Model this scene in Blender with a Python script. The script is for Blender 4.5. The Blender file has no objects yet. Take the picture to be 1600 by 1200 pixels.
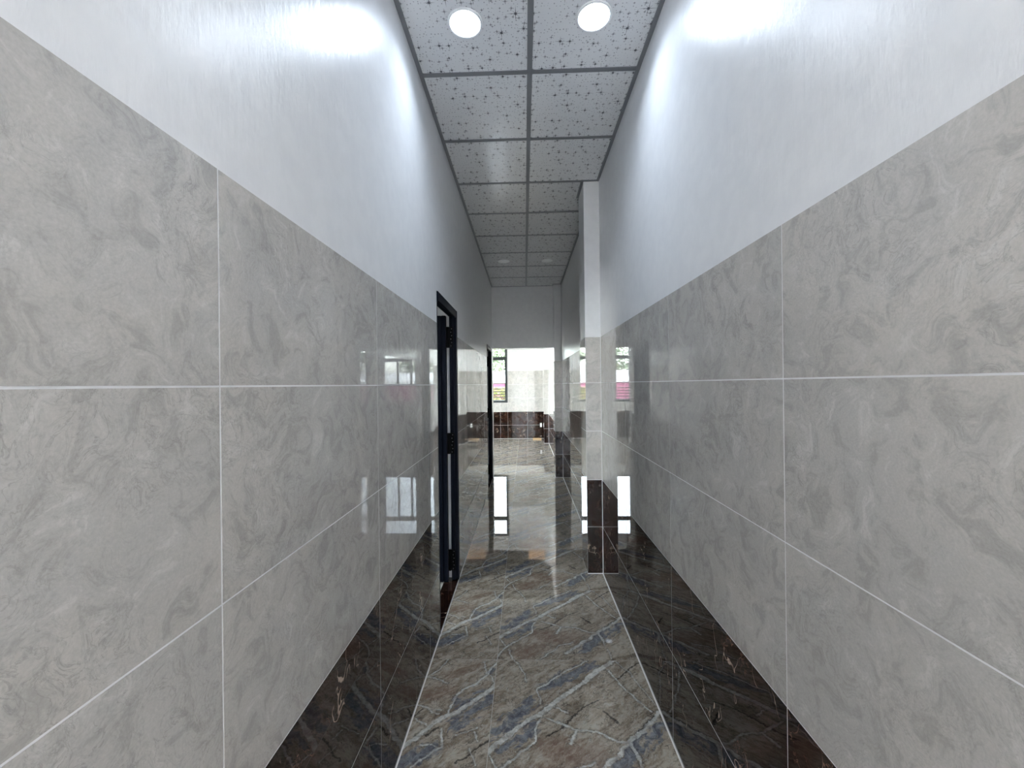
import bpy, bmesh, math, random
from mathutils import Matrix, Vector
random.seed(7)
scn = bpy.context.scene
COL = scn.collection

# ------------------------------------------------------------------ camera
F, YAW, PIT, ROL, EYE = 635.28, .0305, .001, .0113, 1.6005


def ray(u, v):
    u -= 800; v -= 600
    c, s = math.cos(ROL), math.sin(ROL)
    a, b = c*u - s*v, s*u + c*v
    x, y, z = a/F, 1., -b/F
    c, s = math.cos(PIT), math.sin(PIT); y, z = c*y - s*z, s*y + c*z
    c, s = math.cos(YAW), math.sin(YAW); x, y = c*x - s*y, s*x + c*y
    return Vector((x, y, z))


fw = ray(800, 600)
rt = (ray(801, 600) - fw).normalized()
up = (ray(800, 599) - fw).normalized()
cam_data = bpy.data.cameras.new('camera')
cam_data.sensor_width = 36
cam_data.lens = F/1600*36
cam_data.clip_start = .02
cam = bpy.data.objects.new('camera', cam_data)
COL.objects.link(cam)
cam.matrix_world = Matrix(((rt.x, up.x, -fw.x, 0), (rt.y, up.y, -fw.y, 0), (rt.z, up.z, -fw.z, EYE), (0, 0, 0, 1)))
scn.camera = cam

# ------------------------------------------------------------------ view, sky, sun
scn.view_settings.view_transform = 'Standard'
scn.view_settings.look = 'None'
scn.view_settings.exposure = 1.42
scn.view_settings.gamma = 1.0
scn.view_settings.use_curve_mapping = False

SKY_STRENGTH = 2.7
SUN_STRENGTH = 9.0
LAMP_STRENGTH = 7.0          # glow of a lit diffuser
LAMP_WATTS = 1.75

world = bpy.data.worlds.new('hazy_sky')
scn.world = world
world.use_nodes = True
wn, wl = world.node_tree.nodes, world.node_tree.links
wn.clear()
sky = wn.new('ShaderNodeTexSky')
sky.sky_type = 'NISHITA'
sky.sun_disc = False
sky.sun_elevation = math.radians(55)
sky.sun_rotation = math.radians(200)
sky.dust_density = 3.0
hsv = wn.new('ShaderNodeHueSaturation')
hsv.inputs['Saturation'].default_value = .35
bg = wn.new('ShaderNodeBackground')
bg.inputs['Strength'].default_value = SKY_STRENGTH
wo = wn.new('ShaderNodeOutputWorld')
wl.new(sky.outputs[0], hsv.inputs['Color'])
wl.new(hsv.outputs[0], bg.inputs['Color'])
wl.new(bg.outputs[0], wo.inputs['Surface'])

sun_data = bpy.data.lights.new('sun', 'SUN')
sun_data.energy = SUN_STRENGTH
sun_data.angle = math.radians(1.5)
sun_data.color = (1., .96, .9)
sun = bpy.data.objects.new('sun', sun_data)
COL.objects.link(sun)
# high, a little behind the camera and to the right: no patch of sun comes through the windows
sun.rotation_euler = Vector((-.35, .2, -1.0)).to_track_quat('-Z', 'Y').to_euler()


def portal(loc, aim, w, h):
    d = bpy.data.lights.new('sky_portal', 'AREA')
    d.shape = 'RECTANGLE'; d.size = w; d.size_y = h
    d.cycles.is_portal = True
    o = bpy.data.objects.new('sky_portal', d)
    COL.objects.link(o)
    o.location = loc
    o.rotation_euler = Vector(aim).to_track_quat('-Z', 'Y').to_euler()


# ------------------------------------------------------------------ room measures (metres)
LW, RW = -.5577, .6442            # tile faces of the corridor walls
CEIL = 3.306
PROUD = .0007                     # tile face stands this far before the grout
BACK = 12.0                       # back wall of the far room
MID0, MID1 = 7.08, 7.26           # header wall between corridor and far room
HEAD = 2.232
FRONT = -1.3                      # corridor end behind the camera, open to an added lobby
FILL_LOBBY = (-3.7, 3.2, -5.5)           # unseen lobby, added to bring daylight into the corridor
XL = -3.7                         # outer wall on the left
D1 = (2.595, 3.357); D2 = (6.078, 6.899); DOOR_H = 2.209
GAP = .0036

# ------------------------------------------------------------------ node helpers


class NT:
    def __init__(s, name):
        s.m = bpy.data.materials.new(name)
        s.m.use_nodes = True
        s.t = s.m.node_tree
        s.t.nodes.clear()
        s.out = s.t.nodes.new('ShaderNodeOutputMaterial')
        s.b = s.t.nodes.new('ShaderNodeBsdfPrincipled')
        s.t.links.new(s.b.outputs[0], s.out.inputs[0])

    def n(s, typ, ins=None, **kw):
        nd = s.t.nodes.new(typ)
        for k, v in kw.items():
            setattr(nd, k, v)
        for k, v in (ins or {}).items():
            s.set(nd, k, v)
        return nd

    def set(s, nd, k, v):
        if isinstance(v, bpy.types.NodeSocket):
            s.t.links.new(v, nd.inputs[k])
        else:
            nd.inputs[k].default_value = v

    def math(s, op, a, b=None, clamp=False):
        nd = s.n('ShaderNodeMath', {0: a}, operation=op, use_clamp=clamp)
        if b is not None:
            s.set(nd, 1, b)
        return nd.outputs[0]

    def vm(s, op, a, b=None, out=0, scale=None):
        nd = s.n('ShaderNodeVectorMath', {0: a}, operation=op)
        if b is not None:
            s.set(nd, 1, b)
        if scale is not None:
            s.set(nd, 'Scale', scale)
        return nd.outputs[out]

    def mix(s, fac, a, b, mode='MIX'):
        nd = s.n('ShaderNodeMix', data_type='RGBA', blend_type=mode)
        s.set(nd, 0, fac)
        s.set(nd, 6, a if isinstance(a, bpy.types.NodeSocket) else (*a, 1) if len(a) == 3 else a)
        s.set(nd, 7, b if isinstance(b, bpy.types.NodeSocket) else (*b, 1) if len(b) == 3 else b)
        return nd.outputs[2]

    def ramp(s, v, lo, hi, a=0., b=1., smooth=True):
        nd = s.n('ShaderNodeMapRange', {0: v, 1: lo, 2: hi, 3: a, 4: b}, interpolation_type='SMOOTHSTEP' if smooth else 'LINEAR')
        return nd.outputs[0]

    def noise(s, vec, scale, detail=2., rough=.5, dist=0., col=False):
        nd = s.n('ShaderNodeTexNoise', {'Vector': vec, 'Scale': scale, 'Detail': detail, 'Roughness': rough, 'Distortion': dist})
        return nd.outputs[1 if col else 0]

    def obj_coords(s):
        return s.n('ShaderNodeTexCoord').outputs['Object']

    def rnd(s):
        return s.n('ShaderNodeObjectInfo').outputs['Random']

    def shifted(s, k=37.):
        """object coordinates moved by a different amount on every piece"""
        r = s.rnd()
        off = s.n('ShaderNodeCombineXYZ', {0: s.math('MULTIPLY', r, k), 1: s.math('MULTIPLY', r, k*2.7), 2: s.math('MULTIPLY', r, -k*1.3)}).outputs[0]
        return s.vm('ADD', s.obj_coords(), off)

    def bump(s, h, dist, strength=1., normal=None):
        nd = s.n('ShaderNodeBump', {'Height': h, 'Distance': dist, 'Strength': strength})
        if normal is not None:
            s.t.links.new(normal, nd.inputs['Normal'])
        return nd.outputs[0]

    def done(s, color=None, rough=None, normal=None, **kw):
        for k, v in (('Base Color', color), ('Roughness', rough), ('Normal', normal)):
            if v is None:
                continue
            if k == 'Base Color' and not isinstance(v, bpy.types.NodeSocket):
                v = (*v, 1)
            s.set(s.b, k, v)
        for k, v in kw.items():
            s.set(s.b, k.replace('_', ' '), v)
        return s.m


def plain(name, color, rough=.5, var=.06, scale=9., **kw):
    t = NT(name)
    p = t.obj_coords()
    n = t.noise(p, scale, 4.)
    f = t.ramp(n, .25, .75, 1-var, 1+var, False)
    c = t.vm('SCALE', color, scale=f)
    return t.done(c, rough, **kw)


# ------------------------------------------------------------------ materials
def m_grey_tile():
    t = NT('grey_stone_tile')
    p = t.shifted()
    w = t.vm('SCALE', t.vm('SUBTRACT', t.noise(p, 3.2, 3., .6, 0., True), (.5, .5, .5)), scale=.35)
    q = t.vm('ADD', p, w)
    big = t.noise(q, 2.6, 4., .55)
    blot = t.noise(q, 13., 8., .70, .7)
    line = t.math('ABSOLUTE', t.math('SUBTRACT', t.noise(q, 17., 6., .64, .9), .5))
    line2 = t.math('ABSOLUTE', t.math('SUBTRACT', t.noise(q, 34., 5., .6, .5), .48))
    grain = t.noise(p, 230., 2., .6)
    c = t.mix(t.ramp(big, .35, .65), (.455, .442, .420), (.505, .482, .450))
    c = t.mix(t.math('MULTIPLY', t.ramp(blot, .49, .62), .65), c, (.345, .336, .316))
    c = t.mix(t.math('MULTIPLY', t.ramp(blot, .46, .35), .65), c, (.575, .56, .535))
    mask = t.ramp(t.noise(p, 4., 3.), .36, .60)
    c = t.mix(t.math('MULTIPLY', t.ramp(line, .018, .0), t.math('MULTIPLY', mask, .55)), c, (.29, .28, .262))
    c = t.mix(t.math('MULTIPLY', t.ramp(line2, .035, .0), t.math('MULTIPLY', mask, .28)), c, (.30, .295, .28))
    c = t.vm('SCALE', c, scale=t.ramp(grain, .3, .7, .94, 1.06, False))
    wav = t.noise(t.vm('MULTIPLY', p, (1., 1., .6)), 7., 1.)
    nrm = t.bump(wav, .00012, .5)
    return t.done(c, .02, nrm, IOR=1.55)


def m_brown_tile():
    t = NT('dark_brown_marble_tile')
    p = t.shifted()
    q = t.vm('ADD', p, t.vm('SCALE', t.vm('SUBTRACT', t.noise(p, 4., 3., .6, 0., True), (.5, .5, .5)), scale=.3))
    c = t.mix(t.ramp(t.noise(q, 5., 6., .65), .35, .68), (.005, .0023, .0017), (.028, .0115, .0072))
    c = t.mix(t.math('MULTIPLY', t.ramp(t.noise(q, 14., 5., .7), .55, .72), .5), c, (.032, .016, .010))
    st = t.vm('MULTIPLY', q, (1., 1., .22))
    l1 = t.math('ABSOLUTE', t.math('SUBTRACT', t.noise(st, 5., 3., .55, .3), .5))
    m1 = t.ramp(t.noise(p, 7., 2.), .49, .60)
    c = t.mix(t.math('MULTIPLY', t.ramp(l1, .007, .001), t.math('MULTIPLY', m1, .9)), c, (.45, .35, .28))
    l2 = t.math('ABSOLUTE', t.math('SUBTRACT', t.noise(q, 13., 4., .6, .4), .5))
    m2 = t.ramp(t.noise(p, 4.3, 2.), .5, .62)
    c = t.mix(t.math('MULTIPLY', t.ramp(l2, .010, .001), t.math('MULTIPLY', m2, .7)), c, (.26, .16, .11))
    spots = t.ramp(t.noise(q, 22., 3., .6), .70, .78)
    c = t.mix(t.math('MULTIPLY', spots, t.math('MULTIPLY', m1, .4)), c, (.32, .24, .19))
    nrm = t.bump(t.noise(p, 6., 1.), .0001, .5)
    return t.done(c, .015, nrm, IOR=1.45)


AV = [(.011, [(-.003, .198), (.03, .238), (.113, .317), (.189, .387), (.249, .421), (.344, .516), (.436, .589), (.556, .706), (.655, .786), (.70, .83)]), (.004, [(.228, .576), (.326, .656), (.407, .721), (.517, .794)]), (.004, [(.224, .57), (.24, .516), (.238, .472)]), (.005, [(.267, .389), (.329, .355), (.396, .325), (.506, .312), (.575, .264), (.628, .258)]), (.005, [(.239, .405), (.213, .327), (.206, .268), (.121, .183), (.047, .118), (-.002, .024), (-.006, -.005)]), (.009, [(.816, .431), (.716, .335), (.645, .276), (.587, .217), (.524, .167), (.462, .112), (.409, .06)]), (.005, [(.633, .256), (.644, .208), (.648, .141)]), (.004, [(.661, .094), (.664, .014)]), (.004, [(.624, .729), (.655, .645), (.725, .505), (.778, .433)]), (.003, [(.101, .794), (.156, .69), (.167, .629)]), (.002, [(.681, .797), (.741, .698), (.811, .476)]), (.004, [(.062, .096), (.091, .006)]), (.003, [(.462, .165), (.369, .132), (.323, .07), (.254, .009)]), (.003, [(.311, .451), (.374, .419)]), (.005, [(.401, .323), (.361, .244)]), (.003, [(.009, .183), (.04, .127)])]
AB = [(.03, [(.264, .581), (.537, .773)]), (.03, [(.019, .3), (.191, .488)]), (.032, [(.067, .232), (.194, .327)]), (.035, [(.525, .082), (.634, .201)]), (.03, [(.659, .242), (.805, .359)])]
AD = [(.003, [(.261, .284), (.362, .359), (.446, .457), (.542, .507)]), (.003, [(.664, .656), (.763, .753), (.837, .799)]), (.004, [(.545, .433), (.6, .371)]), (.005, [(.776, .405), (.671, .304)])]
AR = [(.05, [(.137, .046), (.259, .131)]), (.07, [(.269, .216), (.468, .206)])]
LV = [(.011, [(.002, .222), (.056, .278), (.109, .353), (.148, .387), (.212, .421), (.28, .484), (.343, .541), (.384, .596)]), (.005, [(.166, .415), (.182, .488), (.202, .545), (.261, .594), (.336, .673), (.352, .727), (.393, .775)]), (.003, [(.309, .782), (.329, .689)]), (.003, [(.352, .666), (.383, .602)]), (.003, [(-.001, .457), (.066, .437), (.126, .427)]), (.003, [(.068, .431), (.092, .409), (.122, .403)]), (.003, [(.017, .373), (.08, .341)]), (.004, [(.153, .321), (.168, .226), (.118, .183), (.062, .129)]), (.003, [(.076, .234), (.118, .238), (.156, .22)]), (.003, [(.226, .286), (.276, .306), (.317, .333)]), (.003, [(.307, .308), (.33, .258)]), (.003, [(.297, .218), (.331, .147)]), (.003, [(-.003, .661), (.05, .641), (.129, .613)]), (.003, [(.013, .661), (.066, .715), (.102, .812)])]
LB = [(.026, [(.203, .476), (.316, .555)]), (.028, [(.217, .337), (.371, .504)]), (.03, [(.021, .145), (.13, .224)]), (.014, [(.361, .69), (.368, .705)])]
LD = [(.003, [(-.001, .387), (.039, .431)]), (.004, [(.088, .288), (.138, .325)]), (.003, [(.378, .258), (.323, .214), (.249, .149)])]
LR = [(.035, [(.129, .67), (.268, .75)]), (.05, [(.053, .536), (.138, .565)])]


def m_floor_tile(name, V, B, D, R):
    """one print per tile: veins, slate bands, cracks and rusty patches laid out in the tile's own metres"""
    t = NT(name)
    p0 = t.vm('MULTIPLY', t.obj_coords(), (1, 1, 0))
    w1 = t.vm('SCALE', t.vm('SUBTRACT', t.noise(p0, 14., 2., .5, 0., True), (.5, .5, .5)), scale=.03)
    w2 = t.vm('SCALE', t.vm('SUBTRACT', t.noise(p0, 60., 3., .6, 0., True), (.5, .5, .5)), scale=.02)
    p = t.vm('MULTIPLY', t.vm('ADD', t.vm('ADD', p0, w1), w2), (1, 1, 0))

    def field(lines):
        acc = None
        for w, pts in lines:
            for (ax, ay), (bx, by) in zip(pts[:-1], pts[1:]):
                ba = Vector((bx-ax, by-ay, 0)); k = ba.dot(ba)
                if k < 1e-9:
                    continue
                pa = t.vm('SUBTRACT', p, (ax, ay, 0))
                h = t.n('ShaderNodeClamp', {0: t.vm('DOT_PRODUCT', pa, tuple(ba/k), out=1)}).outputs[0]
                d = t.vm('LENGTH', t.vm('SUBTRACT', pa, t.vm('SCALE', tuple(ba), scale=h)), out=1)
                d = t.math('SUBTRACT', d, w)
                acc = d if acc is None else t.math('MINIMUM', acc, d)
        return acc

    rot = t.n('ShaderNodeMapping', {'Vector': p, 'Rotation': (0, 0, math.radians(-40))}).outputs[0]
    diag = t.vm('MULTIPLY', rot, (.4, 1.25, 1.))
    n1 = t.noise(diag, 13., 8., .72, .9)
    n2 = t.noise(t.vm('MULTIPLY', rot, (.7, 1.15, 1.)), 38., 8., .76, 1.0)
    n3 = t.noise(diag, 34., 6., .7, 1.0)
    patch = t.noise(p0, 5., 2.)
    fine = t.math('ABSOLUTE', t.math('SUBTRACT', t.noise(diag, 20., 4., .6, 1.8), .5))
    crk = t.math('ABSOLUTE', t.math('SUBTRACT', t.noise(p, 9., 5., .62, 1.2), .5))
    c = t.mix(t.ramp(n1, .36, .64), (.205, .158, .115), (.455, .402, .325))
    c = t.mix(t.math('MULTIPLY', t.ramp(n2, .5, .68), .7), c, (.47, .45, .39))
    c = t.mix(t.math('MULTIPLY', t.ramp(n2, .47, .33), .7), c, (.085, .07, .056))
    c = t.mix(t.math('MULTIPLY', t.ramp(n3, .54, .66), .6), c, (.080, .068, .054))
    c = t.mix(t.math('MULTIPLY', t.ramp(fine, .022, .0), t.math('MULTIPLY', t.ramp(patch, .40, .58), .85)), c, (.46, .45, .40))
    c = t.mix(t.math('MULTIPLY', t.ramp(crk, .013, .0), t.math('MULTIPLY', t.ramp(patch, .58, .42), .8)), c, (.05, .043, .035))
    rr = t.ramp(t.math('ADD', field(R), t.ramp(n1, .3, .7, -.03, .03)), .03, -.04)
    c = t.mix(t.math('MULTIPLY', rr, t.ramp(n3, .35, .65, .15, .85)), c, (.20, .125, .09))
    nb = t.noise(p, 24., 7., .72, .8)
    nw = t.noise(diag, 16., 4., .6, 1.)
    fb = t.math('ADD', field(B), t.math('ADD', t.ramp(nb, .3, .7, -.016, .016, False), t.ramp(nw, .35, .65, -.022, .03, False)))
    blue = t.mix(t.ramp(nb, .30, .68), (.075, .082, .105), (.28, .295, .32))
    blue = t.mix(t.math('MULTIPLY', t.ramp(n2, .55, .42), .5), blue, (.055, .06, .08))
    c = t.mix(t.math('MULTIPLY', t.ramp(fb, .014, -.010), t.ramp(n3, .7, .45, .55, .95)), c, blue)
    nv = t.noise(p, 70., 5., .65)
    fd = t.math('ADD', field(D), t.ramp(nv, .3, .7, -.003, .003, False))
    c = t.mix(t.math('MULTIPLY', t.ramp(fd, .003, -.002), .85), c, (.03, .026, .022))
    fv = field(V)
    edge = t.math('MULTIPLY', t.ramp(fv, .016, .001), t.ramp(nv, .45, .58))
    c = t.mix(t.math('MULTIPLY', edge, .7), c, (.06, .06, .062))
    vein = t.mix(t.ramp(n2, .40, .60), (.42, .42, .39), (.70, .70, .66))
    fw_ = t.math('ADD', fv, t.ramp(nv, .3, .7, .0026, -.0030, False))
    c = t.mix(t.math('MULTIPLY', t.ramp(fw_, .0028, -.0028), t.ramp(t.noise(p, 17., 3., .6), .35, .6, .45, .92)), c, vein)
    q = t.shifted()
    nrm = t.bump(t.noise(q, 4., 1.), .00006, .4)
    return t.done(c, .006, nrm, IOR=1.85)


def m_paint(name='white_gloss_paint'):
    t = NT(name)
    p = t.obj_coords()
    stroke = t.noise(t.vm('MULTIPLY', p, (1, 1, .22)), 60., 4., .6, .3)
    roll = t.noise(p, 14., 3., .55)
    n = t.bump(stroke, .0014, .55)
    n = t.bump(roll, .004, .35, n)
    c = t.mix(t.ramp(roll, .3, .7), (.72, .725, .735), (.755, .76, .767))
    return t.done(c, .30, n, IOR=1.45)


def m_ceiling():
    t = NT('starry_laminated_ceiling_panel')
    p = t.obj_coords()
    p2 = t.vm('MULTIPLY', p, (1, 1, 0))
    c = t.mix(t.noise(p2, 6., 2.), (.74, .75, .775), (.78, .79, .805))

    def cells(scale, off, rlo, rhi, spike, thin=.35):
        v = t.vm('ADD', p2, off)
        vo = t.n('ShaderNodeTexVoronoi', {'Vector': v, 'Scale': scale, 'Randomness': 1.}, voronoi_dimensions='2D')
        dist = t.math('DIVIDE', vo.outputs['Distance'], scale)
        rc = t.n('ShaderNodeSeparateColor', {0: vo.outputs['Color']})
        size = t.ramp(rc.outputs[0], 0., 1., rlo, rhi, False)
        dot = t.ramp(t.math('SUBTRACT', dist, size), .0006, -.0006)
        keep = t.math('GREATER_THAN', rc.outputs[1], thin)
        size = t.math('MULTIPLY', size, t.ramp(rc.outputs[2], 0., 1., .55, 1.15, False))
        if not spike:
            return t.math('MULTIPLY', dot, keep)
        # position of the star's centre in the scaled space -> offset vector in metres
        off_v = t.vm('SUBTRACT', v, t.vm('SCALE', vo.outputs['Position'], scale=1.))
        sep = t.n('ShaderNodeSeparateXYZ', {0: off_v})
        ax, ay = t.math('ABSOLUTE', sep.outputs[0]), t.math('ABSOLUTE', sep.outputs[1])
        lo, hi = t.math('MINIMUM', ax, ay), t.math('MAXIMUM', ax, ay)
        L = t.math('MULTIPLY', size, 6.)
        wid = t.math('MULTIPLY', t.math('SUBTRACT', 1., t.math('DIVIDE', hi, L)),   .0016)
        sp = t.ramp(t.math('SUBTRACT', lo, wid), .0004, -.0003)
        sp = t.math('MULTIPLY', sp, t.math('LESS_THAN', hi, L))
        s45x = t.math('MULTIPLY', t.math('ADD', sep.outputs[0], sep.outputs[1]), .7071)
        s45y = t.math('MULTIPLY', t.math('SUBTRACT', sep.outputs[0], sep.outputs[1]), .7071)
        bx, by = t.math('ABSOLUTE', s45x), t.math('ABSOLUTE', s45y)
        lo2, hi2 = t.math('MINIMUM', bx, by), t.math('MAXIMUM', bx, by)
        L2 = t.math('MULTIPLY', size, 3.2)
        wid2 = t.math('MULTIPLY', t.math('SUBTRACT', 1., t.math('DIVIDE', hi2, L2)), .0013)
        sp2 = t.math('MULTIPLY', t.ramp(t.math('SUBTRACT', lo2, wid2), .0004, -.0003), t.math('LESS_THAN', hi2, L2))
        return t.math('MULTIPLY', t.math('MAXIMUM', dot, t.math('MAXIMUM', sp, sp2)), keep)

    stars = cells(13., (.3, .1, 0), .0042, .0066, True, .52)
    small = cells(25., (7.3, 2.2, 0), .0018, .0032, True, .62)
    dots = cells(58., (3.1, 1.7, 0), .0010, .0034, False, .35)
    c = t.mix(t.math('MULTIPLY', dots, .60), c, (.13, .135, .16))
    c = t.mix(t.math('MULTIPLY', small, .75), c, (.09, .09, .11))
    c = t.mix(t.math('MULTIPLY', stars, .90), c, (.05, .05, .065))
    emb = t.noise(p2, 120., 2., .6)
    n = t.bump(emb, .0008, .55)
    return t.done(c, .14, n, IOR=1.85)


def m_glass():
    t = NT('clear_window_glass')
    tr = t.n('ShaderNodeBsdfTransparent', {'Color': (.93, .96, .95, 1)})
    gl = t.n('ShaderNodeBsdfGlossy', {'Roughness': .01})
    fr = t.n('ShaderNodeFresnel', {'IOR': 1.45})
    p = t.obj_coords()
    t.set(fr, 'Normal', t.bump(t.noise(p, 3., 1.), .0004, .3))
    mx = t.n('ShaderNodeMixShader', {0: fr.outputs[0], 1: tr.outputs[0], 2: gl.outputs[0]})
    t.t.links.new(mx.outputs[0], t.out.inputs[0])
    return t.m


def m_emit(name, col, k):
    t = NT(name)
    p = t.obj_coords()
    f = t.ramp(t.noise(p, 20., 1.), 0., 1., .98, 1.02, False)
    t.set(t.b, 'Base Color', (.9, .9, .9, 1))
    t.set(t.b, 'Emission Color', (*col, 1))
    t.set(t.b, 'Emission Strength', t.math('MULTIPLY', f, k))
    return t.m


GREY = m_grey_tile()
BROWN = m_brown_tile()
FLOOR_A = m_floor_tile('marbled_floor_tile', AV, AB, AD, AR)
FLOOR_L = m_floor_tile('marbled_floor_tile_cut', LV, LB, LD, LR)
PAINT = m_paint()
PANEL = m_ceiling()
PEACH = plain('bare_peach_panel', (.75, .47, .28), .6)
GROUT = plain('taupe_floor_grout', (.46, .44, .40), .8)
BEAD = plain('white_grout_bead', (.74, .73, .70), .7)
TBAR = plain('grey_aluminium_grid', (.24, .25, .27), .4, Metallic=.35)
NAVY = plain('black_navy_powder_coat', (.006, .008, .014), .4, Specular_IOR_Level=.06)
HINGE = plain('black_hinge_metal', (.004, .004, .004), .45, Specular_IOR_Level=.06)
STEEL = plain('steel_screw', (.25, .25, .25), .35, Metallic=.9)
WINF = plain('charcoal_window_frame', (.035, .042, .043), .35)
GLASS = m_glass()
LAMP_ON = m_emit('lit_diffuser', (.72, .84, 1.), LAMP_STRENGTH)
LAMP_OFF = plain('white_diffuser', (.85, .86, .87), .35)
RING = plain('white_lamp_ring', (.8, .81, .82), .4)
CONCRETE = plain('grey_render', (.45, .44, .42), .85)
CARD = plain('tan_cardboard', (.52, .36, .2), .8)
PLASTIC = plain('white_plastic', (.85, .85, .84), .3)
GRASS = plain('yellow_green_grass', (.05, .06, .015), .9, .5, 5.)
LEAF = plain('leaf_green', (.026, .048, .014), .6, .6, 2.)
BARK = plain('bark', (.12, .09, .06), .9, .4)
SHED = plain('pale_metal_sheet', (.5, .52, .54), .5)
PINK = plain('maroon_painted_wall', (.085, .028, .048), .8, Specular_IOR_Level=.1)
RAIL = plain('dark_fence_rail', (.010, .009, .008), .7, Specular_IOR_Level=.03)
PAVING = plain('pale_concrete_yard', (.62, .60, .56), .9)

# ------------------------------------------------------------------ mesh helpers


def add_box(bm, a, b):
    x0, y0, z0 = a; x1, y1, z1 = b
    v = [bm.verts.new(c) for c in ((x0, y0, z0), (x1, y0, z0), (x1, y1, z0), (x0, y1, z0), (x0, y0, z1), (x1, y0, z1), (x1, y1, z1), (x0, y1, z1))]
    for f in ((3, 2, 1, 0), (4, 5, 6, 7), (0, 1, 5, 4), (1, 2, 6, 5), (2, 3, 7, 6), (3, 0, 4, 7)):
        bm.faces.new([v[i] for i in f])


def add_cyl(bm, c, r0, r1, h, axis='z', seg=32):
    ax = {'x': Vector((1, 0, 0)), 'y': Vector((0, 1, 0)), 'z': Vector((0, 0, 1))}[axis]
    e1 = {'x': Vector((0, 1, 0)), 'y': Vector((0, 0, 1)), 'z': Vector((1, 0, 0))}[axis]
    e2 = ax.cross(e1)
    c = Vector(c)
    A = [bm.verts.new(c + (e1*math.cos(i*2*math.pi/seg) + e2*math.sin(i*2*math.pi/seg))*r0) for i in range(seg)]
    B = [bm.verts.new(c + ax*h + (e1*math.cos(i*2*math.pi/seg) + e2*math.sin(i*2*math.pi/seg))*r1) for i in range(seg)]
    for i in range(seg):
        j = (i+1) % seg
        bm.faces.new((A[i], A[j], B[j], B[i]))
    bm.faces.new(A[::-1]); bm.faces.new(B)


def lathe(bm, c, prof, seg=48):
    c = Vector(c); rings = []
    for r, z in prof:
        rings.append([bm.verts.new(c + Vector((r*math.cos(i*2*math.pi/seg), r*math.sin(i*2*math.pi/seg), z))) for i in range(seg)])
    for a, b in zip(rings[:-1], rings[1:]):
        for i in range(seg):
            j = (i+1) % seg
            bm.faces.new((a[i], a[j], b[j], b[i]))
    return rings


def link(name, me, parent=None, loc=None):
    o = bpy.data.objects.new(name, me)
    COL.objects.link(o)
    if parent is not None:
        o.parent = parent
    if loc is not None:
        o.location = loc
    return o


def obj(name, bm, mat, parent=None, loc=None, bevel=0., smooth=False):
    if bevel:
        bmesh.ops.bevel(bm, geom=list(bm.edges), offset=bevel, segments=2, affect='EDGES', clamp_overlap=True)
    bmesh.ops.recalc_face_normals(bm, faces=list(bm.faces))
    me = bpy.data.meshes.new(name)
    bm.to_mesh(me); bm.free()
    if smooth:
        for f in me.polygons:
            f.use_smooth = True
    me.materials.append(mat)
    return link(name, me, parent, loc)


def boxes(name, lst, mat, parent=None, bevel=0., kind=None):
    bm = bmesh.new()
    for a, b in lst:
        add_box(bm, a, b)
    o = obj(name, bm, mat, parent, None, bevel)
    if kind:
        o['kind'] = kind
    return o


def struct(name, lst, mat, label):
    o = boxes(name, lst, mat)
    o['kind'] = 'structure'
    o['label'] = label
    return o


def thing(name, label, cat, loc=(0, 0, 0), group=None):
    o = bpy.data.objects.new(name, None)
    COL.objects.link(o)
    o.location = loc
    o['label'] = label; o['category'] = cat
    if group:
        o['group'] = group
    return o


def tag(o, label, cat, group=None):
    o['label'] = label; o['category'] = cat
    if group:
        o['group'] = group
    return o


_cache = {}


def piece(name, size, mat, parent, loc, tilt=0., axis='z'):
    """a thin box whose mesh is shared by all pieces of that size and material"""
    key = (name, tuple(round(s, 4) for s in size), mat.name)
    me = _cache.get(key)
    if me is None:
        bm = bmesh.new()
        add_box(bm, (0, 0, 0), size)
        bmesh.ops.recalc_face_normals(bm, faces=list(bm.faces))
        me = bpy.data.meshes.new(name)
        bm.to_mesh(me); bm.free()
        me.materials.append(mat)
        _cache[key] = me
    o = link(name, me, parent, loc)
    if tilt:
        o.rotation_euler = {'x': (tilt, 0, 0), 'y': (0, tilt, 0), 'z': (0, 0, tilt)}[axis]
    return o


def spans(a0, a1, phase, step):
    """[a0,a1] cut at phase + k*step"""
    k = math.ceil((a0 - phase)/step + 1e-6)
    cuts = [a0]
    while phase + k*step < a1 - 1e-6:
        cuts.append(phase + k*step); k += 1
    cuts.append(a1)
    return list(zip(cuts[:-1], cuts[1:]))


ROWS_L = [(.004, .397, 1), (.397, .795, 1), (.795, 1.203, 0), (1.203, 1.603, 0), (1.603, 2.003, 0)]
ROWS_R = [(.004, .395, 1), (.395, .790, 1), (.790, 1.200, 0), (1.200, 1.607, 0), (1.607, 1.992, 0)]


def tile_wall(parent, axis, face, sign, a0, a1, phase, rows, step=.8, holes=()):
    """wall tiles on the plane axis=face; sign = direction the tiles look; holes = (a,b,z) door openings"""
    T = .007
    for b0, b1 in spans(a0, a1, phase, step):
        for z0, z1, dark in rows:
            parts = [(b0, b1)]
            for h0, h1, hz in holes:
                if z0 < hz:
                    nxt = []
                    for p0, p1 in parts:
                        if p1 <= h0 or p0 >= h1:
                            nxt.append((p0, p1))
                        else:
                            if p0 < h0: nxt.append((p0, h0))
                            if p1 > h1: nxt.append((h1, p1))
                    parts = nxt
            for p0, p1 in parts:
                g0 = GAP/2; ln = p1 - p0 - GAP; hh = z1 - z0 - GAP
                if ln < .01:
                    continue
                lo = face - T if sign > 0 else face
                mat = BROWN if dark else GREY
                tl = random.uniform(-.0005, .0005) * min(1, .5/ln)
                if axis == 'x':
                    piece('wall_tile', (T, ln, hh), mat, parent, (lo, p0+g0, z0+g0), tl, 'z')
                else:
                    piece('wall_tile', (ln, T, hh), mat, parent, (p0+g0, lo, z0+g0), tl, 'z')


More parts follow.
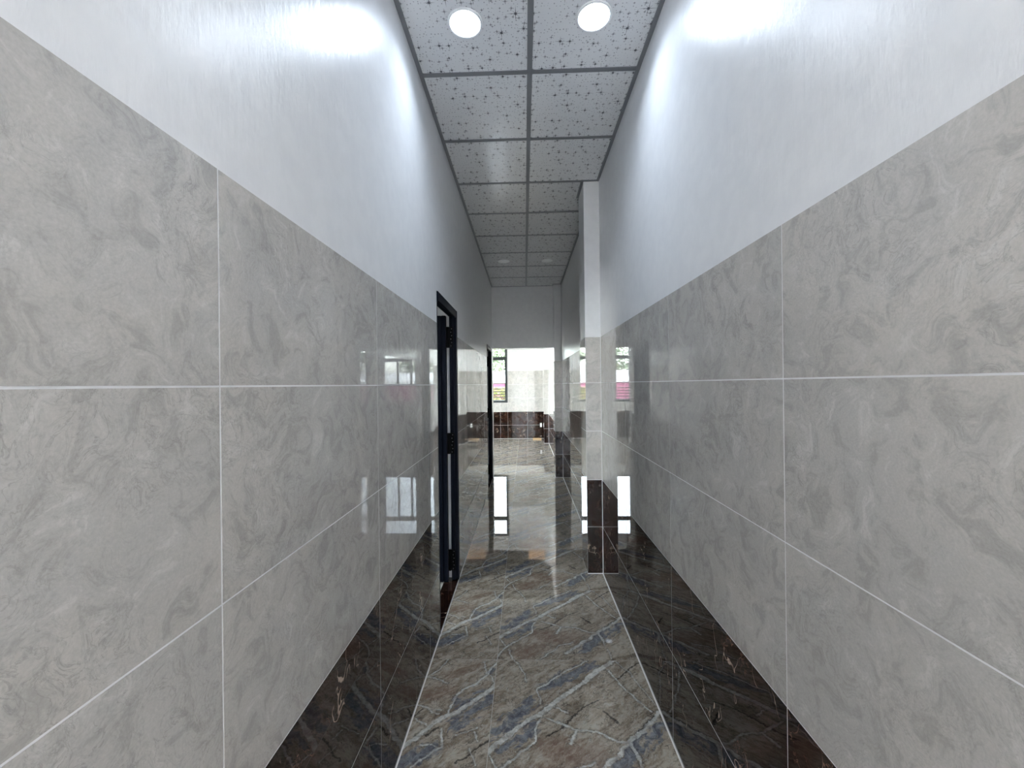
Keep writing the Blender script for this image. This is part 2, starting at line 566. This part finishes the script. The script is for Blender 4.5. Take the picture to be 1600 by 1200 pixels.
# ------------------------------------------------------------------ floor
floor = struct('floor', [((XL-.2, FRONT-.12, -.2), (1.0, BACK+.2, -PROUD)), ((FILL_LOBBY[0]-.2, FILL_LOBBY[2]-.2, -.2), (FILL_LOBBY[1]+.2, FRONT-.12, 0))], GROUT, 'floor of large polished brown and slate marbled tiles')
FX, FY = -.1767, 2.3645


def floor_tile(x0, x1, y0, y1, m, ox, oy):
    """the object's origin is the corner of the print, so a cut tile shows only part of it"""
    g = .0012
    key = ('floor_tile', round(x0-ox, 4), round(x1-ox, 4), round(y0-oy, 4), round(y1-oy, 4), m.name)
    me = _cache.get(key)
    if me is None:
        bm = bmesh.new()
        add_box(bm, (x0+g-ox, y0+g-oy, -.008), (x1-g-ox, y1-g-oy, 0))
        bmesh.ops.recalc_face_normals(bm, faces=list(bm.faces))
        me = bpy.data.meshes.new('floor_tile')
        bm.to_mesh(me); bm.free()
        me.materials.append(m)
        _cache[key] = me
    return link('floor_tile', me, floor, (ox, oy, 0))


for y0, y1 in spans(FRONT, BACK-.004, FY, .8):
    oy = FY + math.floor((y0 - FY + 1e-6)/.8)*.8
    floor_tile(FX, RW-.005, y0, y1, FLOOR_A, FX, oy)
    if y0 < MID1 - .5:
        floor_tile(LW+.004, FX, y0, y1, FLOOR_L, LW, oy)
for y0, y1 in spans(FY+6*.8, BACK-.004, FY, .8):
    oy = FY + math.floor((y0 - FY + 1e-6)/.8)*.8
    for x0, x1 in spans(XL+.004, FX, FX, .8):
        a, b = (max(y0, MID1+.004), y1) if x1 < LW-.3 else (y0, y1)
        if y0 < MID1 - .5 and x1 > LW:
            continue
        floor_tile(x0, x1, a, b, FLOOR_A, FX + math.floor((x0-FX+1e-6)/.8)*.8, oy)

_b = -.0005
for a, b in (((LW, FRONT, -.008), (LW+.0052, MID0, _b)), ((RW-.0062, FRONT, -.008), (RW, 3.4407, _b)), ((RW-.0062, 3.75, -.008), (RW, 6.965, _b)), ((RW-.0062, 7.26, -.008), (RW, 11.0, _b)),
             ((.511, 3.436, -.008), (RW-.0062, 3.4407, _b)), ((.511, 6.961, -.008), (RW-.0062, 6.965, _b)), ((.511, 10.996, -.008), (RW-.0062, 11.0, _b)),
             ((XL+.03, BACK-.004, -.008), (.515, BACK, _b))):
    boxes('grout_bead', [(a, b)], BEAD, floor)

# ------------------------------------------------------------------ walls
WF = LW - PROUD                   # painted face of the left wall
TOP = CEIL + .03
wall_left = struct('wall_left', [
    ((WF-.1, FRONT, 0), (WF, D1[0], TOP)), ((WF-.1, D1[1], 0), (WF, D2[0], TOP)), ((WF-.1, D2[1], 0), (WF, MID0, TOP)),
    ((WF-.1, D1[0], DOOR_H), (WF, D1[1], TOP)), ((WF-.1, D2[0], DOOR_H), (WF, D2[1], TOP))],
    PAINT, 'left corridor wall, white paint above grey and brown tiles')
tile_wall(wall_left, 'x', LW, 1, FRONT, MID0-.004, .7285, ROWS_L, holes=[(*D1, DOOR_H), (*D2, DOOR_H)])

wall_right = struct('wall_right', [((RW+PROUD, FRONT, 0), (RW+.15, BACK, TOP))], PAINT,
                    'right corridor wall, white paint above grey and brown tiles')
COLS = [(3.4407, 3.75), (6.965, 7.26), (11.0, 11.3)]
CX = .515
holes_r = [(a, b, 9.) for a, b in COLS]
tile_wall(wall_right, 'x', RW, -1, FRONT, BACK-.009, 1.0326, ROWS_R, holes=holes_r)

for k, (a, b) in enumerate(COLS):
    c = struct('column', [((CX+PROUD, a+PROUD, 0), (RW+PROUD, b-PROUD, TOP))], PAINT,
               ['nearest square column on the right wall, white over grey and brown tile',
                'middle column on the right wall beside the header opening',
                'farthest column in the corner of the far room'][k])
    tile_wall(c, 'y', a, -1, CX, RW-.001, 9., ROWS_R)
    tile_wall(c, 'y', b, 1, CX, RW-.001, 9., ROWS_R)
    tile_wall(c, 'x', CX, -1, a, b, 99., ROWS_R)

wall_middle = struct('wall_middle', [
    ((WF, MID0, HEAD), (RW+PROUD, MID1, TOP)), ((XL, MID0, 0), (WF, MID1, TOP))], PAINT,
    'plain white header wall above the opening to the far room')
tile_wall(wall_middle, 'y', MID1+PROUD, 1, XL+.01, LW-.002, FX, ROWS_L)

# windows of the far room and the openings for them: (x0, x1, z0, z1)
W1 = (-1.85, -.498, 1.06, 2.88)
W2 = (-3.35, -2.25, 1.06, 2.88)  # unseen second window, added for more daylight in the far room


def wall_with_openings(name, axis, face, back, a0, a1, ops, label, z1=TOP):
    lst = []
    cur = a0
    for o0, o1, b, t in sorted(ops):
        for (p, q, zz0, zz1) in ((cur, o0, 0, z1), (o0, o1, 0, b), (o0, o1, t, z1)):
            if q - p > .001 and zz1 - zz0 > .001:
                lst.append((p, q, zz0, zz1))
        cur = o1
    lst.append((cur, a1, 0, z1))
    lo, hi = min(face, back), max(face, back)
    if axis == 'x':
        return struct(name, [((lo, p, a), (hi, q, b)) for p, q, a, b in lst], PAINT, label)
    return struct(name, [((p, lo, a), (q, hi, b)) for p, q, a, b in lst], PAINT, label)


wall_back = wall_with_openings('wall_back', 'y', BACK+PROUD, BACK+.15, XL, RW+.15, [W1, W2],
                               'far white wall with grey tiles over brown tiles and a dark window')


def tile_wall_windows(parent, axis, face, sign, a0, a1, phase, rows, wins):
    segs = []; cur = a0
    for o0, o1, b, t in sorted(wins):
        segs.append((cur, o0, None)); segs.append((o0, o1, b)); cur = o1
    segs.append((cur, a1, None))
    for p, q, lim in segs:
        rr = rows if lim is None else [(z0, min(z1, lim), d) for z0, z1, d in rows if z0 < lim - .02]
        tile_wall(parent, axis, face, sign, p, q, phase, rr)


tile_wall_windows(wall_back, 'y', BACK, -1, XL+.01, RW-.009, .08, ROWS_L, [W1, W2])

W3 = (7.5, 11.7, .0, 2.95)       # unseen, added on the outer left wall to light the far room (y0, y1, z0, z1)
W4 = (1.2, 2.6, 1.0, 2.3)  # unseen window, added to light the room behind the nearer door
wall_outer = wall_with_openings('wall_outer', 'x', XL, XL-.15, FRONT, BACK+.15, [W4, W3], 'outer wall of the rooms on the left')
tile_wall_windows(wall_outer, 'x', XL+PROUD, 1, MID1+.01, BACK-.009, .0, ROWS_L, [W3])
wall_front = struct('wall_front', [((XL-.15, FRONT-.12, 0), (WF, FRONT, TOP)), ((RW+PROUD, FRONT-.12, 0), (FILL_LOBBY[1]+.15, FRONT, TOP))], PAINT,
                    'corridor mouth behind the camera, on the side of the added lobby')
W5 = (-5.2, -1.7, .1, 3.1)  # openings in both lobby side walls, added to let fill daylight in
wall_fill_lobby_left = wall_with_openings('wall_fill_lobby_left', 'x', FILL_LOBBY[0], FILL_LOBBY[0]-.15, FILL_LOBBY[2], FRONT-.12, [W5], 'left wall of the added lobby behind the camera, open for daylight')
wall_fill_lobby_right = wall_with_openings('wall_fill_lobby_right', 'x', FILL_LOBBY[1], FILL_LOBBY[1]+.15, FILL_LOBBY[2], FRONT-.12, [W5], 'right wall of the added lobby behind the camera, open for daylight')
wall_fill_lobby_end = struct('wall_fill_lobby_end', [((FILL_LOBBY[0]-.15, FILL_LOBBY[2]-.15, 0), (FILL_LOBBY[1]+.15, FILL_LOBBY[2], TOP))], PAINT, 'end wall of the added lobby behind the camera')
wall_partition = struct('wall_partition', [((XL, 4.7, 0), (WF-.1, 4.8, TOP)), ((XL, -.2, 0), (WF-.1, -.1, TOP))], PAINT, 'partition walls between the rooms behind the doors')

# ------------------------------------------------------------------ ceiling with its grid
ceiling = struct('ceiling', [((XL-.15, FRONT-.12, CEIL+.03), (RW+.15, BACK+.15, CEIL+.2)), ((FILL_LOBBY[0]-.15, FILL_LOBBY[2]-.15, CEIL), (FILL_LOBBY[1]+.15, FRONT-.12, CEIL+.2))], plain('white_ceiling', (.7, .7, .7), .9),
                 'suspended ceiling of starry white panels in a grey grid')
CBX, CB0, CBS = .0475, 2.2195, .6085
TB = .028                         # width of a grid bar
EDGE = .022


def ceiling_field(x0, x1, y0, y1, xs, ys, lift=None, peach=None):
    """panels, runners along y, cross bars along x; the panels lie on the bars"""
    xc = [x0] + [x for x in xs if x0 + .03 < x < x1 - .03] + [x1]
    yc = [y0] + [y for y in ys if y0 + .03 < y < y1 - .03] + [y1]
    for i in range(len(xc)-1):
        for j in range(len(yc)-1):
            w, l = xc[i+1]-xc[i]-.004, yc[j+1]-yc[j]-.004
            m = PANEL
            if peach and peach(xc[i], xc[i+1], yc[j], yc[j+1]):
                m = PEACH
            o = piece('ceiling_panel', (w, l, .009), m, ceiling, (xc[i]+.002, yc[j]+.002, CEIL))
            if lift and lift(xc[i], yc[j]):
                o.rotation_euler = (math.radians(.35), 0, 0)
                o.location.z += .0005
    for x in xc[1:-1]:
        boxes('main_runner', [((x-TB/2, y0, CEIL-.004), (x+TB/2, y1, CEIL-.0005))], TBAR, ceiling)
    for y in yc[1:-1]:
        for i in range(len(xc)-1):
            a = xc[i] + (TB/2 if i else 0); b = xc[i+1] - (TB/2 if i < len(xc)-2 else 0)
            boxes('cross_bar', [((a, y-TB/2, CEIL-.0036), (b, y+TB/2, CEIL-.0005))], TBAR, ceiling)


ys = [CB0 + CBS*k for k in range(-9, 20)]
ys = [y for y in ys if y < MID0]
ceiling_field(WF, RW+PROUD, FRONT, MID0, [CBX], ys, lift=lambda x, y: x > 0 and 3.3 < y < 3.5)
ceiling_field(XL, RW+PROUD, MID1, BACK, [CBX-.62*k for k in range(0, 9)], [BACK-.61*k for k in range(0, 9)],
              peach=lambda x0, x1, y0, y1: x1 > .5 and y1 > BACK-.1)
ceiling_field(XL, WF-.1, -.1, 4.7, [CBX-.62*k for k in range(0, 9)], [CB0+CBS*k for k in range(-4, 5)])


def angle_run(a, b, axis):
    """wall angle: a flat flange under the panel edge"""
    boxes('wall_angle', [(a, b)], TBAR, ceiling)


z0, z1 = CEIL-.0045, CEIL-.0004
angle_run((WF, FRONT, z0), (WF+EDGE, MID0, z1), 'y')
prev = FRONT
for a, b in COLS[:2]:
    angle_run((RW+PROUD-EDGE, prev, z0), (RW+PROUD, a+PROUD, z1), 'y')
    angle_run((CX+PROUD-EDGE, a+PROUD-EDGE, z0), (RW+PROUD-EDGE, a+PROUD, z1), 'x')
    angle_run((CX+PROUD-EDGE, a+PROUD, z0), (CX+PROUD, min(b-PROUD, MID0), z1), 'y')
    prev = b - PROUD
angle_run((CX+PROUD, COLS[0][1]-PROUD, z0), (RW+PROUD-EDGE, COLS[0][1]-PROUD+EDGE, z1), 'x')
angle_run((WF+EDGE, MID0-EDGE, z0), (CX+PROUD-EDGE, MID0, z1), 'x')


# ------------------------------------------------------------------ doors
def door(n, y0, y1, label):
    """black metal frame in the left wall, its leaf swung fully into the room on hinges at the far jamb"""
    r = bpy.data.objects.new('door_%d' % n, None)
    COL.objects.link(r)
    r.location = (LW, y1, 0)
    r['kind'] = 'structure'; r['label'] = label
    w = y1 - y0
    ox, xi = .006, -.052          # architrave face, inner face
    fwid = .052
    # local: x into the room is negative, y from -w (near jamb) to 0 (far jamb)
    boxes('near_jamb', [((xi, -w, 0), (.0005, -w+.014, DOOR_H)), ((xi, -w+.014, 0), (-.02, -w+.022, DOOR_H))], NAVY, r)
    boxes('far_jamb', [((-.004, -fwid, .012), (ox, 0, DOOR_H)), ((xi, -.040, .012), (-.004, 0, DOOR_H)), ((xi, -.052, .012), (-.022, -.040, DOOR_H))], NAVY, r)
    boxes('frame_head', [((-.004, -w+.014, DOOR_H-.058), (ox, -fwid, DOOR_H)), ((xi, -w+.014, DOOR_H-.036), (-.004, -.04, DOOR_H)),
                         ((xi, -w+.022, DOOR_H-.05), (-.02, -.052, DOOR_H-.036))], NAVY, r)
    boxes('threshold', [((-.112, -w+.022, -.006), (-.003, -.0, .006))], BROWN, r)
    # leaf: opened square to the wall, its thickness along y
    t0, t1 = -.098, -.052
    xh, lw, z0, z1 = -.0745, .68, .014, DOOR_H-.048
    leaf = bpy.data.objects.new('door_leaf', None)
    COL.objects.link(leaf)
    leaf.parent = r
    st = .095
    boxes('hinge_stile', [((xh-.028, t0, z0), (xh, t1, z1)), ((xh-.040, t0+.008, z0), (xh-.028, t1-.008, z1)), ((xh-st, t0, z0), (xh-.040, t1, z1))], NAVY, leaf)
    boxes('lock_stile', [((xh-lw, t0, z0), (xh-lw+st, t1, z1))], NAVY, leaf)
    for a, b in ((z0, z0+.18), (1.02, 1.12), (z1-.11, z1)):
        boxes('rail', [((xh-lw+st, t0, a), (xh-st, t1, b))], NAVY, leaf)
    for a, b in ((z0+.18, 1.02), (1.12, z1-.11)):
        boxes('panel', [((xh-lw+st, t0+.016, a), (xh-st, t1-.016, b))], NAVY, leaf)
    h = boxes('handle', [((xh-lw+.03, t0-.012, .93), (xh-lw+.07, t0, 1.13)), ((xh-lw+.04, t0-.05, 1.03), (xh-lw+.06, t0-.012, 1.05)),
                         ((xh-lw+.04, t0-.062, 1.028), (xh-lw+.16, t0-.048, 1.052))], STEEL, leaf, .002)
    h['label'] = 'steel lever handle'
    for zc in (1.99, 1.125, .175):
        bm = bmesh.new()
        add_cyl(bm, (-.063, -.060, zc-.085), .0085, .0085, .17, seg=16)
        add_box(bm, (-.0745, -.066, zc-.085), (-.063, -.054, zc+.085))
        add_box(bm, (-.063, -.0565, zc-.085), (-.020, -.0525, zc+.085))
        hg = obj('hinge', bm, HINGE, r)
        for k in range(6):
            bm = bmesh.new()
            add_cyl(bm, (-.032 - (.006 if k % 2 else 0), -.0565, zc+.07-.028*k), .004, .0032, -.0012, 'y', 12)
            obj('screw', bm, STEEL, hg)
    return r


door(1, *D1, 'nearer black metal door in the left wall, standing open into the room')
door(2, *D2, 'farther black metal door in the left wall, beside the opening')


# ------------------------------------------------------------------ windows
def window(n, w, axis, face, label, leaves=3, transom=(2.317, 2.421), fr=.075):
    a0, a1, z0, z1 = w
    r = bpy.data.objects.new('window_%d' % n, None)
    COL.objects.link(r)
    r['kind'] = 'structure'; r['label'] = label

    def bx(name, lst, mat):
        out = []
        for (a, b, c, d, e, f) in lst:      # along, depth, height
            if axis == 'y':
                out.append(((a, face+c, e), (b, face+d, f)))
            else:
                out.append(((face-d, a, e), (face-c, b, f)))
        return boxes(name, out, mat, r)
    d0, d1 = .0, .075
    bx('frame', [(a0, a0+fr, d0, d1, z0, z1), (a1-fr, a1, d0, d1, z0, z1), (a0+fr, a1-fr, d0, d1, z0, z0+fr), (a0+fr, a1-fr, d0, d1, z1-fr*.7, z1)], WINF)
    if transom:
        bx('transom', [(a0+fr, a1-fr, d0+.004, d1-.004, transom[0], transom[1])], WINF)
    step = (a1 - a0 - 2*fr)/leaves
    ztop = transom[0] if transom else z1-fr*.7
    for k in range(1, leaves):
        x = a0 + fr + k*step
        bx('mullion', [(x-.026, x+.026, d0+.006, d1-.006, z0+fr, ztop)], WINF)
    for k in range(leaves):
        x = a0 + fr + k*step
        bx('pane', [(x+.003, x+step-.003, .034, .040, z0+fr-.005, ztop+.005)], GLASS)
    if transom:
        bx('pane', [(a0+fr-.005, a1-fr+.005, .034, .040, transom[1]-.004, z1-fr*.7+.005)], GLASS)
    return r


window(1, W1, 'y', BACK+.01, 'charcoal window with three lights under a transom in the far wall')
window(2, W2, 'y', BACK+.01, 'added second charcoal window farther along the far wall, for more daylight')
window(3, W3, 'x', XL-.03, 'added wide window in the outer left wall, to light the far room', leaves=5, transom=None)
window(4, W4, 'x', XL-.03, 'added window to light the room behind the nearer door', leaves=3, transom=None)
portal(((W1[0]+W1[1])/2, BACK+.2, (W1[2]+W1[3])/2), (0, -1, 0), W1[1]-W1[0], W1[3]-W1[2])
portal(((W2[0]+W2[1])/2, BACK+.2, (W2[2]+W2[3])/2), (0, -1, 0), W2[1]-W2[0], W2[3]-W2[2])
portal((XL-.2, (W3[0]+W3[1])/2, (W3[2]+W3[3])/2), (1, 0, 0), W3[3]-W3[2], W3[1]-W3[0])
portal((XL-.2, (W4[0]+W4[1])/2, (W4[2]+W4[3])/2), (1, 0, 0), W4[3]-W4[2], W4[1]-W4[0])
portal((FILL_LOBBY[0]-.2, -3.5, 1.6), (1, 0, 0), 3.0, 3.5)
portal((FILL_LOBBY[1]+.2, -3.5, 1.6), (-1, 0, 0), 3.0, 3.5)


# ------------------------------------------------------------------ downlights
def downlight(x, y, on, label):
    t = thing('downlight', label, 'lamp', (x, y, CEIL), 'round downlights in the ceiling')
    bm = bmesh.new()
    lathe(bm, (0, 0, 0), [(.083, -.0006), (.083, -.003), (.080, -.006), (.074, -.007), (.0715, -.005), (.0712, -.0006)])
    obj('ring', bm, RING, t, smooth=True)
    bm = bmesh.new()
    rings = lathe(bm, (0, 0, 0), [(.0712, -.0045), (.06, -.006), (.035, -.0072), (.008, -.0076)])
    bm.faces.new(rings[-1][::-1])
    o = obj('diffuser', bm, LAMP_ON if on else LAMP_OFF, t, smooth=True)
    o['label'] = 'glowing white diffuser' if on else 'unlit white diffuser'
    if on:
        d = bpy.data.lights.new('downlight_beam', 'AREA')
        d.shape = 'DISK'; d.size = .13; d.energy = LAMP_WATTS; d.color = (.73, .85, 1.); d.spread = math.radians(136)
        b = bpy.data.objects.new('downlight_beam', d)
        COL.objects.link(b)
        b.parent = t; b.location = (0, 0, -.0085)


downlight(-.26, 1.908, True, 'lit round white downlight left of the ceiling centre bar, nearest the camera')
downlight(.342, 1.898, True, 'lit round white downlight right of the ceiling centre bar, nearest the camera')
downlight(-.267, 5.613, False, 'unlit round white downlight far down the corridor, left of the centre bar')
downlight(.334, 5.622, False, 'unlit round white downlight far down the corridor, right of the centre bar')
downlight(-.26, -.9, True, 'added lit downlight behind the camera on the left half of the ceiling')  # unseen lamp, added behind the camera to brighten the corridor
downlight(.342, -.9, True, 'added lit downlight behind the camera on the right half of the ceiling')  # its unseen pair, added for the same fill light

# ------------------------------------------------------------------ small things in the far room
bm = bmesh.new()
add_box(bm, (-.12, -.085, 0), (.12, .085, .034))
add_box(bm, (-.122, -.004, .034), (.122, .004, .0355))
tag(obj('cardboard_box', bm, CARD, None, (.352, 11.80, 0), .003), 'flat tan cardboard box on the floor against the far brown tiles', 'box')
t = thing('wall_socket', 'small white wall socket low on the far wall beside the corner column', 'socket', (.475, BACK, .395))
boxes('plate', [((-.028, -.009, -.06), (.028, 0, .06))], PLASTIC, t, .002)
boxes('insert', [((-.018, -.0115, -.045), (.018, -.0085, .045))], PLASTIC, t, .001)

# ------------------------------------------------------------------ outside the windows
ground = struct('ground', [((-60, -40, -.5), (60, 90, -.22))], PAVING, 'pale concrete yard around the building')
bm = bmesh.new(); add_box(bm, (-14, 15.2, -.219), (8, 19.6, -.15))
o = obj('lawn', bm, GRASS); o['kind'] = 'structure'; o['label'] = 'yellow green lawn outside the far window'


def hedge(x0, x1, y0, y1, h, name, label):
    rng = random.Random(3)
    bm = bmesh.new()
    for k in range(4200):
        x, y = rng.uniform(x0, x1), rng.uniform(y0, y1)
        z = -.18 + (h+.18)*rng.random()**.7
        s = rng.uniform(.045, .09)
        u = Vector((rng.gauss(0, 1), rng.gauss(0, 1), rng.gauss(0, 1))).normalized()
        v = u.cross(Vector((rng.gauss(0, 1), rng.gauss(0, 1), rng.gauss(0, 1)))).normalized()
        c = Vector((x, y, z))
        bm.faces.new([bm.verts.new(c + u*s), bm.verts.new(c + v*s*.5), bm.verts.new(c - u*s), bm.verts.new(c - v*s*.5)])
    t = thing('hedge', label, 'hedge', ((x0+x1)/2, (y0+y1)/2, -.2))
    o = obj('foliage', bm, LEAF_Y, None)
    o.parent = t; o.location = -t.location
    o['kind'] = 'stuff'
    for k in range(6):
        xx = x0 + (x1-x0)*(k+.5)/6
        bm = bmesh.new(); add_cyl(bm, (xx-t.location.x, 0, 0), .025, .012, h*.8, seg=8)
        obj('stem', bm, BARK, t)


LEAF_Y = plain('yellow_green_leaf', (.075, .085, .026), .7, .4, 2., Specular_IOR_Level=.1)
hedge(-1.75, 2.2, 18.3, 18.9, 1.46, 'hedge', 'clipped yellow green hedge outside the far window, behind the fence rails')

fence = thing('rail_fence', 'low fence of dark horizontal rails outside the far window', 'fence', (-2, 16.0, -.2))
for z in (1.64, 1.425, 1.32, 1.21, 1.095, .98, .865):
    boxes('rail', [((-6, -.012, z+.2-.02), (4.5, .012, z+.2+.02))], RAIL, fence)
for k in range(8):
    boxes('post', [((-5.6+k*1.5, .013, 0), (-5.56+k*1.5, .05, 1.92))], RAIL, fence)

tag(boxes('garden_wall', [((-9, 20, -.2), (6, 20.2, 1.60)), ((-9, 19.97, 1.60), (6, 20.23, 1.64))], PINK), 'low maroon garden wall outside, behind the hedge', 'wall')

b = thing('shed', 'long pale metal shed beyond the maroon garden wall', 'building', (-2, 27, -.2))
boxes('wall', [((-14, 0, 0), (12, .1, 2.2)), ((-14, 5.9, 0), (12, 6, 2.2)), ((-14, .1, 0), (-13.9, 5.9, 2.2)), ((11.9, .1, 0), (12, 5.9, 2.2))], SHED, b)
for k in range(26):
    bm = bmesh.new()
    x = -14.2 + k*1.015
    vs = [bm.verts.new(c) for c in ((x, -.5, 2.1), (x+1.0, -.5, 2.1), (x+1.0, 3, 2.75), (x, 3, 2.75), (x, 6.5, 2.1), (x+1.0, 6.5, 2.1))]
    bm.faces.new((vs[0], vs[1], vs[2], vs[3])); bm.faces.new((vs[3], vs[2], vs[5], vs[4]))
    r = bmesh.ops.solidify(bm, geom=list(bm.faces), thickness=.03)
    obj('roof_sheet', bm, SHED, b)


def tree(x, y, h, rad, seed, label):
    rng = random.Random(seed)
    t = thing('tree', label, 'tree', (x, y, -.22), 'trees beyond the shed')
    bm = bmesh.new()
    add_cyl(bm, (0, 0, 0), .2, .1, h*.6, seg=10)
    obj('trunk', bm, BARK, t)
    bm = bmesh.new()
    blobs = [(Vector((rng.gauss(0, rad*.4), rng.gauss(0, rad*.4), h*.6+rng.gauss(0, h*.17))), rad*rng.uniform(.3, .55)) for _ in range(14)]
    for k in range(3400):
        c, r = rng.choice(blobs)
        d = Vector((rng.gauss(0, 1), rng.gauss(0, 1), rng.gauss(0, 1))).normalized()
        p = c + d*r*rng.uniform(.55, 1.05)
        s = rng.uniform(.08, .17)
        u = Vector((rng.gauss(0, 1), rng.gauss(0, 1), rng.gauss(0, .6))).normalized()
        v = u.cross(Vector((rng.gauss(0, 1), rng.gauss(0, 1), rng.gauss(0, 1)))).normalized()
        bm.faces.new([bm.verts.new(p + u*s), bm.verts.new(p + v*s*.55), bm.verts.new(p - u*s), bm.verts.new(p - v*s*.55)])
    o = obj('foliage', bm, LEAF, t)
    o['kind'] = 'stuff'


for k, (x, y, h, r, lab) in enumerate((
        (-2.2, 37, 6.0, 2.6, 'leafy green tree seen through the transom, nearest the window edge'),
        (-8.0, 41, 6.5, 3.0, 'broad leafy tree second along behind the pale shed'),
        (-14.5, 38, 6.0, 2.8, 'leafy tree third along behind the pale shed'),
        (5.0, 41, 6.5, 3.0, 'leafy tree behind the right end of the pale shed'))):
    tree(x, y, h, r, 11+k, lab)
